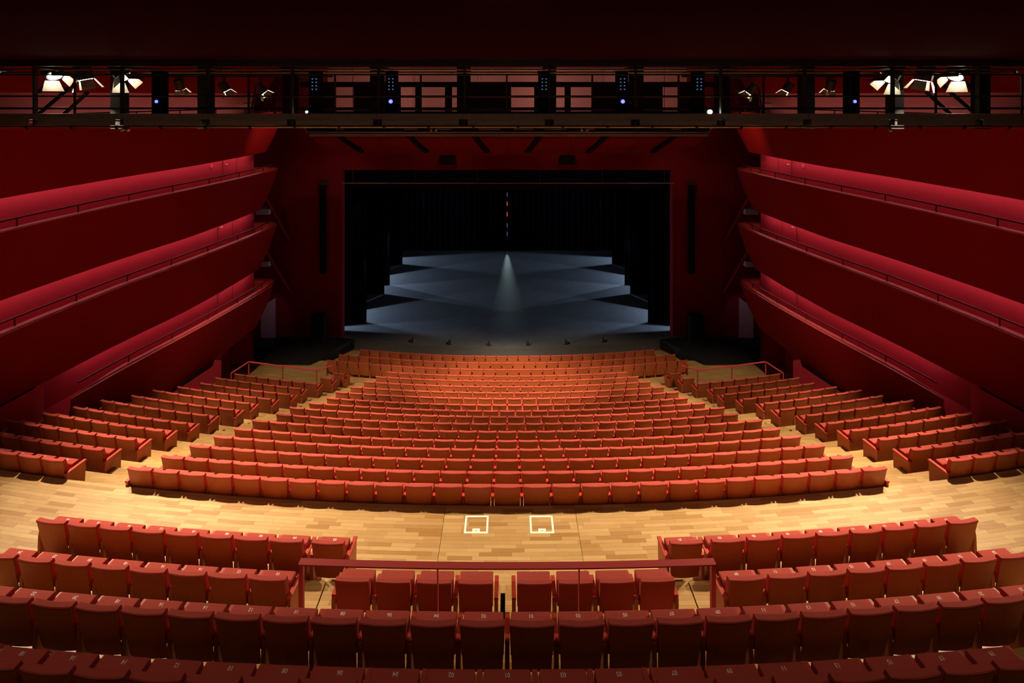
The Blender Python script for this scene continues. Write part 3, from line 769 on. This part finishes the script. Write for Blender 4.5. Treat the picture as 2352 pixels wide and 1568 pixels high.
clamp = MB().tube([(-.03, 0, 0), (.03, 0, 0)], .036, 8).box((-.018, -.02, -.06), (.018, .03, .0)).mesh('pipe_clamp', M['blackmetal'])
for k in range(-12, 13):
    inst('pipe_clamp', clamp, cw, (k * 1.03 + .25, YB - .04, zb_(291)))
for k, xx in enumerate((-128, 70, 272, 471, 666, 866, 1065, 1262, 1462, 1660, 1854, 2058, 2256, 2455)):
    X = (xx - CX) * u
    b = MB(); b.box((X - .012, YB + .06, zb_(288)), (X + .022, YB + .16, zb_(138)))
    b.obj('hanger_column', M['blackmetal'], cw)
    X2 = X * 13.45 / YB
    if abs(X2) < XL - .2: MB().box((X2 - .18, YB + 2.0, HC - .9), (X2 + .18, YB + 2.2, HC + 1.3)).obj('rear_column', M['black'], cw)
    if abs(X) < XL: MB().box((X - .03, YB + .2, HC + .64), (X + .03, YB + 1.55, HC + .70)).obj('pipe_bracket', M['blackmetal'], cw)
for yy, r_, Yo, m in ((171, .018, .10, 'blackmetal'), (221, .018, .10, 'blackmetal'), (156, .022, .62, 'pipe')):
    MB().tube([(-XL, YB + Yo, zb_(yy)), (XL, YB + Yo, zb_(yy))], r_, 8).obj('rail' if Yo < .2 else 'lamp_pipe', M[m], cw)
MB().tube([(-XL, YB + 1.5, HC + .61), (XL, YB + 1.5, HC + .61)], .027, 8).obj('lamp_pipe', M['pipe'], cw)
for xx in (-29, 163, 364, 566, 766, 965, 1164, 1362, 1562, 1759, 1959, 2158, 2357):
    X = (xx - CX) * u
    MB().box((X - .02, YB + .085, zb_(262)), (X + .02, YB + .115, zb_(170))).obj('rail_post', M['blackmetal'], cw)
MB().box((-XL, YB - .05, zb_(152)), (XL, YB + .1, zb_(136))).obj('header_beam', M['blackmetal'], cw)
MB().box((-XL, YB + .27, zb_(252)), (XL, YB + .29, zb_(247))).obj('rear_rail', M['blackmetal'], cw)
MB().box((-XL, YB + .27, zb_(223)), (XL, YB + .29, zb_(219))).obj('rear_rail', M['blackmetal'], cw)

# ---- spotlights with barn doors
def spotlight(xx, yy, Y, target, power, size, label, scale=1.0, lampstr='lamp'):
    c = P(xx, yy, Y); hang = HC + .61 - c.z; t = Vector(target); d = (t - c).normalized()
    root = tag(empty('barn_door_spotlight', c), label, 'spotlight', 'barn-door spotlights')
    qd = d.to_track_quat('-Z', 'Y'); Rm = qd.to_matrix()
    def W(v): return Rm @ (Vector(v) * scale)
    def put(mb, name, m, smooth=False):
        mb.v = [tuple(W(v)) for v in mb.v]; return mb.obj(name, M[m], root, smooth)
    put(MB().tube([(0, 0, .30), (0, 0, .24), (0, 0, .02), (0, 0, -.02)], .13, 14), 'housing', 'blackmetal')
    put(MB().tube([(0, 0, -.012), (0, 0, -.026)], .105, 14), 'lens', lampstr)
    for k in range(4):
        a = k * math.pi / 2; ca, sa = math.cos(a), math.sin(a)
        sec = [(-.10, .125, -.03), (.10, .125, -.03), (.155, .205, -.20), (-.155, .205, -.20)] if k % 2 == 0 else [(-.08, .125, -.03), (.08, .125, -.03), (.10, .20, -.19), (-.10, .20, -.19)]
        vs = [(x * ca - y * sa, x * sa + y * ca, z) for x, y, z in sec]; vs += [(x * 1.0, y * 1.0, z + .006) for x, y, z in vs]
        put(MB().add(vs, [(0, 1, 2, 3), (7, 6, 5, 4), (0, 4, 5, 1), (1, 5, 6, 2), (2, 6, 7, 3), (3, 7, 4, 0)]), 'barn_door', 'barn')
    yk = MB(); s = scale
    side = d.cross(Vector((0, 0, 1))).normalized() * .15 * s; back = -d * .12 * s
    topc = Vector((0, 0, hang))
    for sg in (-1, 1):
        yk.obox(back + side * sg, Vector((back.x + side.x * sg, back.y + side.y * sg, hang - .05)), .02, .035)
    yk.obox(Vector((back.x + side.x, back.y + side.y, hang - .05)), Vector((back.x - side.x, back.y - side.y, hang - .05)), .02, .035)
    yk.obox((back.x, back.y, hang - .05), (0, 0, hang - .04), .03, .03); yk.tube([(-.03, 0, hang), (.03, 0, hang)], .045, 8)
    yk.obj('yoke', M['blackmetal'], root)
    l = spot('beam', c + d * .05 * scale, target, power, size, 1.0 if size >= 60 else .6, WARM, .07 * scale)
    l.parent = root; l.matrix_parent_inverse = Matrix.Translation(-c)
    return root
SP = [
    (125, 172, 12.9, (-5.4, 9.9, 6.2), 7800, 66, 'leftmost bright spotlight on the lighting bridge', 1.5),
    (195, 180, 12.9, (-9.4, 14.6, 4.6), 5600, 44, 'second bright spotlight from the left on the lighting bridge', 1.5),
    (283, 176, 12.9, (-3.6, 11.6, 5.6), 7200, 60, 'third bright spotlight from the left on the lighting bridge', 1.5),
    (415, 204, 15.5, (-9.3, 20.2, 2.4), 4200, 44, 'small far spotlight left of the bridge, outermost', 1.0),
    (520, 207, 15.5, (-3.0, 19.6, 2.0), 9000, 44, 'small far spotlight left of the bridge, middle one', 1.0),
    (606, 211, 15.5, (1, 22.3, 0.8), 8000, 34, 'small far spotlight left of the bridge, innermost', 1.0),
    (1720, 212, 15.5, (-1, 22.3, 0.8), 8000, 34, 'small far spotlight right of the bridge, innermost', 1.0),
    (1805, 208, 15.5, (3.0, 19.6, 2.0), 9000, 44, 'small far spotlight right of the bridge, middle one', 1.0),
    (1905, 205, 15.5, (9.3, 20.2, 2.4), 4200, 44, 'small far spotlight right of the bridge, outermost', 1.0),
    (2043, 180, 12.9, (3.6, 11.6, 5.6), 7200, 60, 'third bright spotlight from the right on the lighting bridge', 1.5),
    (2120, 182, 12.9, (9.4, 14.6, 4.6), 5600, 44, 'second bright spotlight from the right on the lighting bridge', 1.5),
    (2195, 174, 12.9, (5.4, 9.9, 6.2), 7800, 66, 'rightmost bright spotlight on the lighting bridge', 1.5),
]
for a in SP: spotlight(*a)
# pipe carrying the far spotlights
for sx, side in ((-1, 'left'), (1, 'right')):
    z = HC + .61
    fp = MB().tube([(sx * 5.5, 15.5, z), (sx * 12.2, 15.5, z)], .03, 8).tube([(sx * 9, 15.5, z), (sx * 9, 15.5, HC + 4.8)], .02, 8)
    tag(fp.obj('lamp_boom', M['blackmetal']), 'black hung pipe carrying the small %s spotlights' % side, 'pipe')

# ---- equipment columns with blue lamps on the bridge
for k, (xx, led, dots) in enumerate(((361, 1, 0), (722, 0, 1), (898, 1, 2), (1250, 0, 1), (1430, 1, 2), (1606, 0, 1), (1962, 1, 0))):
    c = P(xx, 261, 11.5)
    e = tag(empty('equipment_rack', (c.x, 11.5, zb_(276))), 'black equipment column on the bridge, %s from the left%s' % (ORD[k + 1], ', with bright blue lamp' if led else ''), 'equipment rack', 'equipment columns')
    bd = MB().box((-.13, 0, 0), (.13, .2, 1.12)).obj('body', M['black'], e)
    MB().box((-.15, -.01, 1.12), (.15, .21, 1.15)).obj('cap', M['blackmetal'], e)
    if led:
        z = P(xx, 233, 11.48).z - zb_(276)
        MB().tube([(0, -.035, z), (0, 0, z)], .045 if dots else .035, 10).obj('blue_lamp', M['blue'], e)
        MB().tube([(0, -.02, z), (0, .0, z)], .07, 10).obj('lamp_ring', M['blackmetal'], e)
    if dots:
        for r_ in range(4):
            for cc in (-.045, .045):
                z = P(xx, 205 - r_ * 8, 11.48).z - zb_(276)
                MB().tube([(cc, -.012, z), (cc, 0, z)], .016, 8).obj('indicator', M['dimblue'], bd)
# warm work lamps
for xx, label, s in ((1630, 'small warm work lamp at the right of the bridge', .05), (705, 'tiny white work lamp at the left of the bridge', .025)):
    c = P(xx, 257, 11.7)
    e = tag(empty('work_lamp', (c.x, 11.7, zb_(276))), label, 'lamp')
    MB().tube([(0, 0, 0), (0, 0, c.z - zb_(276) - s)], .012, 6).obj('stem', M['blackmetal'], e)
    MB().tube([(0, .03, c.z - zb_(276)), (0, -.01, c.z - zb_(276))], s * 1.5, 10).obj('shade', M['blackmetal'], e)
    MB().tube([(0, -.012, c.z - zb_(276)), (0, -.03, c.z - zb_(276))], s, 10).obj('bulb', M['lamp'], e)
# exit signs at both ends
for sx, xx, side in ((-1, 6, 'left'), (1, 2343, 'right')):
    c = P(xx, 164, 13.2)
    e = tag(empty('exit_sign', c), 'small dark exit sign with pale arrow at the %s bridge end' % side, 'sign', 'exit signs')
    MB().box((-.14, 0, -.06), (.14, .03, .06)).obj('plate', M['sign'], e)
    ar = MB(); ar.prism([(.0, -.012), (.07, -.012), (.07, -.04), (.115, 0), (.07, .04), (.07, .012), (.0, .012)], 1, -.004, 0); ar.obj('arrow', M['signmark'], e)
    MB().prism([(-.10, -.04), (-.03, -.04), (-.03, .04), (-.10, .04)], 1, -.004, 0).obj('door_symbol', M['signmark'], e)
    MB().tube([(0, .015, .06), (0, .015, 1.2)], .008, 6).obj('hanger', M['blackmetal'], e)

# ------------------------------------------------------------------ far bridge above the stage front
YF = 22.5; uf = YF / F
def zf_(y): return HC - (y - CY) * uf
def xf(x): return (x - CX) * uf
fb = tag(empty('far_bridge', (0, 0, 0)), 'distant black technical bridge hung in front of the stage wall', 'catwalk')
for a, b in ((713, 770), (812, 920), (954, 968), (1022, 1038), (1058, 1110), (1110, 1174), (1227, 1274), (1297, 1311), (1359, 1440), (1440, 1522), (1558, 1615)):
    MB().box((xf(a), YF, zf_(262)), (xf(b), YF + .06, zf_(200))).obj('infill_panel', M['black'], fb)
MB().box((xf(690), YF, zf_(200)), (xf(1640), YF + .1, zf_(188))).obj('header', M['black'], fb)
MB().tube([(xf(690), YF - .1, zf_(223)), (xf(1640), YF - .1, zf_(223))], .03, 8).obj('rail', M['blackmetal'], fb)
MB().box((xf(690), YF - .06, zf_(254)), (xf(1640), YF, zf_(248))).obj('rail', M['blackmetal'], fb)
MB().box((xf(705), YF, zf_(300)), (xf(1630), YF + 1.6, zf_(258))).obj('deck', M['black'], fb)
for y0, y1, m, o in ((305, 300, 'blackmetal', -.05), (311, 307, 'greysteel', -.09)):
    MB().box((xf(712), YF + o, zf_(y0 + 2)), (xf(1625), YF + o + .06, zf_(y1))).obj('edge_beam', M[m], fb)
MB().tube([(xf(708), YF - .12, zf_(303)), (xf(1628), YF - .12, zf_(303))], .025, 8).obj('pipe', M['pipe'], fb)
for k, (a, b) in enumerate(((775, 792), (930, 960), (1000, 1040), (1100, 1150), (1180, 1225), (1250, 1300), (1345, 1365), (1540, 1560))):
    MB().box((xf(a), YF - .2, zf_(297)), (xf(b), YF - .17, zf_(295))).obj('cable_tray', M['greybox'], fb)
for xx in (992, 1003, 1335, 1347):
    MB().tube([(xf(xx), YF - .22, zf_(299)), (xf(xx), YF - .12, zf_(296))], .055, 8).obj('lamp_head', M['barn'], fb)
for xx, sg in ((702, 1), (1632, -1)):
    MB().obox((xf(xx), YF - .1, zf_(292)), (xf(xx + 5 * sg), YF - .1, zf_(303)), .05, .05).obj('end_frame', M['pipe'], fb)
# wall lights on the bridge washing the upper proscenium wall
for xx in (800, 1000, 1200, 1330, 1540):
    spot('wall_wash', (xf(xx), YF + 1.3, HC - .45), (xf(xx) * 1.1, 28.0, HC + .1), 150, 100, .8, (1, .72, .6), .1)
pk = MB().box((-10.2, Yp - .06, HC - 1.6), (10.2, Yp - .01, HC + 1.6)).obj('trim_3', M['pinkwall'])
tag(pk, 'pinkish plaster band high on the stage wall behind the bridges', kind='structure')
# red sound canopy under the far bridge
cn = tag(empty('sound_canopy', (0, 0, 0)), 'dark red curved sound canopy below the far bridge', 'canopy')
for k in range(6):
    x0 = xf(712) + (xf(1624) - xf(712)) * k / 6 + .03; x1 = xf(712) + (xf(1624) - xf(712)) * (k + 1) / 6 - .03
    def prof(X):
        sag = 1 - (X / 9.3) ** 2
        return [(22.7, zf_(318)), (23.6, HC - 2.35 - .10 * sag), (24.6, HC - 2.62 - .22 * sag), (25.6, HC - 2.8 - .30 * sag)]
    xs = [x0 + (x1 - x0) * j / 4 for j in range(5)]
    rows = [[(X, prof(X)[j][0], prof(X)[j][1]) for X in xs] for j in range(4)]
    mb = MB().loft(rows + [[(x, y, z + .06) for x, y, z in r] for r in rows[::-1]], close=True)
    mb.obj('panel', M['redpros'], cn)
for xx in (780, 940, 1090, 1240, 1392, 1550):
    X = xf(xx)
    MB().box((X - .03, 22.75, HC - 2.0), (X + .03, 22.82, zf_(300) - .001)).obj('hanger', M['blackmetal'], cn)
    MB().obox((X, 22.45, zf_(312)), (X + (.5 if xx < CX else -.5), 24.2, HC - 2.75), .28, .12).obj('bracket', M['black'], cn)

# ------------------------------------------------------------------ small things on and under the bridge
for xx, side, two in ((292, 'left', 1), (2041, 'right', 0)):
    X = (xx - CX) * u
    e = tag(empty('clip_lamp', (X, YB - .04, zb_(291) - .03)), 'tiny lamp head%s clipped below the bridge pipe, %s side' % (' pair' if two else '', side), 'lamp')
    MB().box((-.02, -.02, -.03), (.02, .02, .02)).obj('clip', M['blackmetal'], e)
    for sg in ((-1, 1) if two else (0,)):
        MB().tube([(sg * .03, 0, -.02), (sg * .09, -.03, -.05)] if sg else [(0, 0, -.02), (0, -.03, -.07)], .03, 8, .038).obj('lamp_head', M['barn'], e)
for k, (xa, xb, lab) in enumerate(((588, 576, 'left bridge, brighter one'), (641, 630, 'left bridge, dimmer one'), (1688, 1701, 'right bridge, dimmer one'), (1741, 1752, 'right bridge, brighter one'))):
    a, b = P(xa, 200, 13.7), P(xb, 268, 13.0)
    o = MB().obox(a, b, .055, .04).obj('leaning_pole', M['pinkwall'] if 'brighter' in lab else M['redrail'])  # lit and dim look of the poles put into their materials
    tag(o, 'thin pale pole leaning behind the ' + lab, 'pole')
for sx, side in ((-1, 'left'), (1, 'right')):
    for k, (x0, x1) in enumerate(((12.9, 12.2), (12.2, 11.55))):
        st_ = MB().obox((sx * x0, 13.55, HC - .5), (sx * x1, 13.55, HC + .1), .07, .07).obox((sx * x0, 13.55, HC + .1), (sx * x1, 13.55, HC + .75), .07, .07)
        tag(st_.obj('diagonal_strut', M['black']), 'black diagonal strut pair at the %s bridge end, %s one' % (side, ('outer', 'inner')[k]), 'strut')
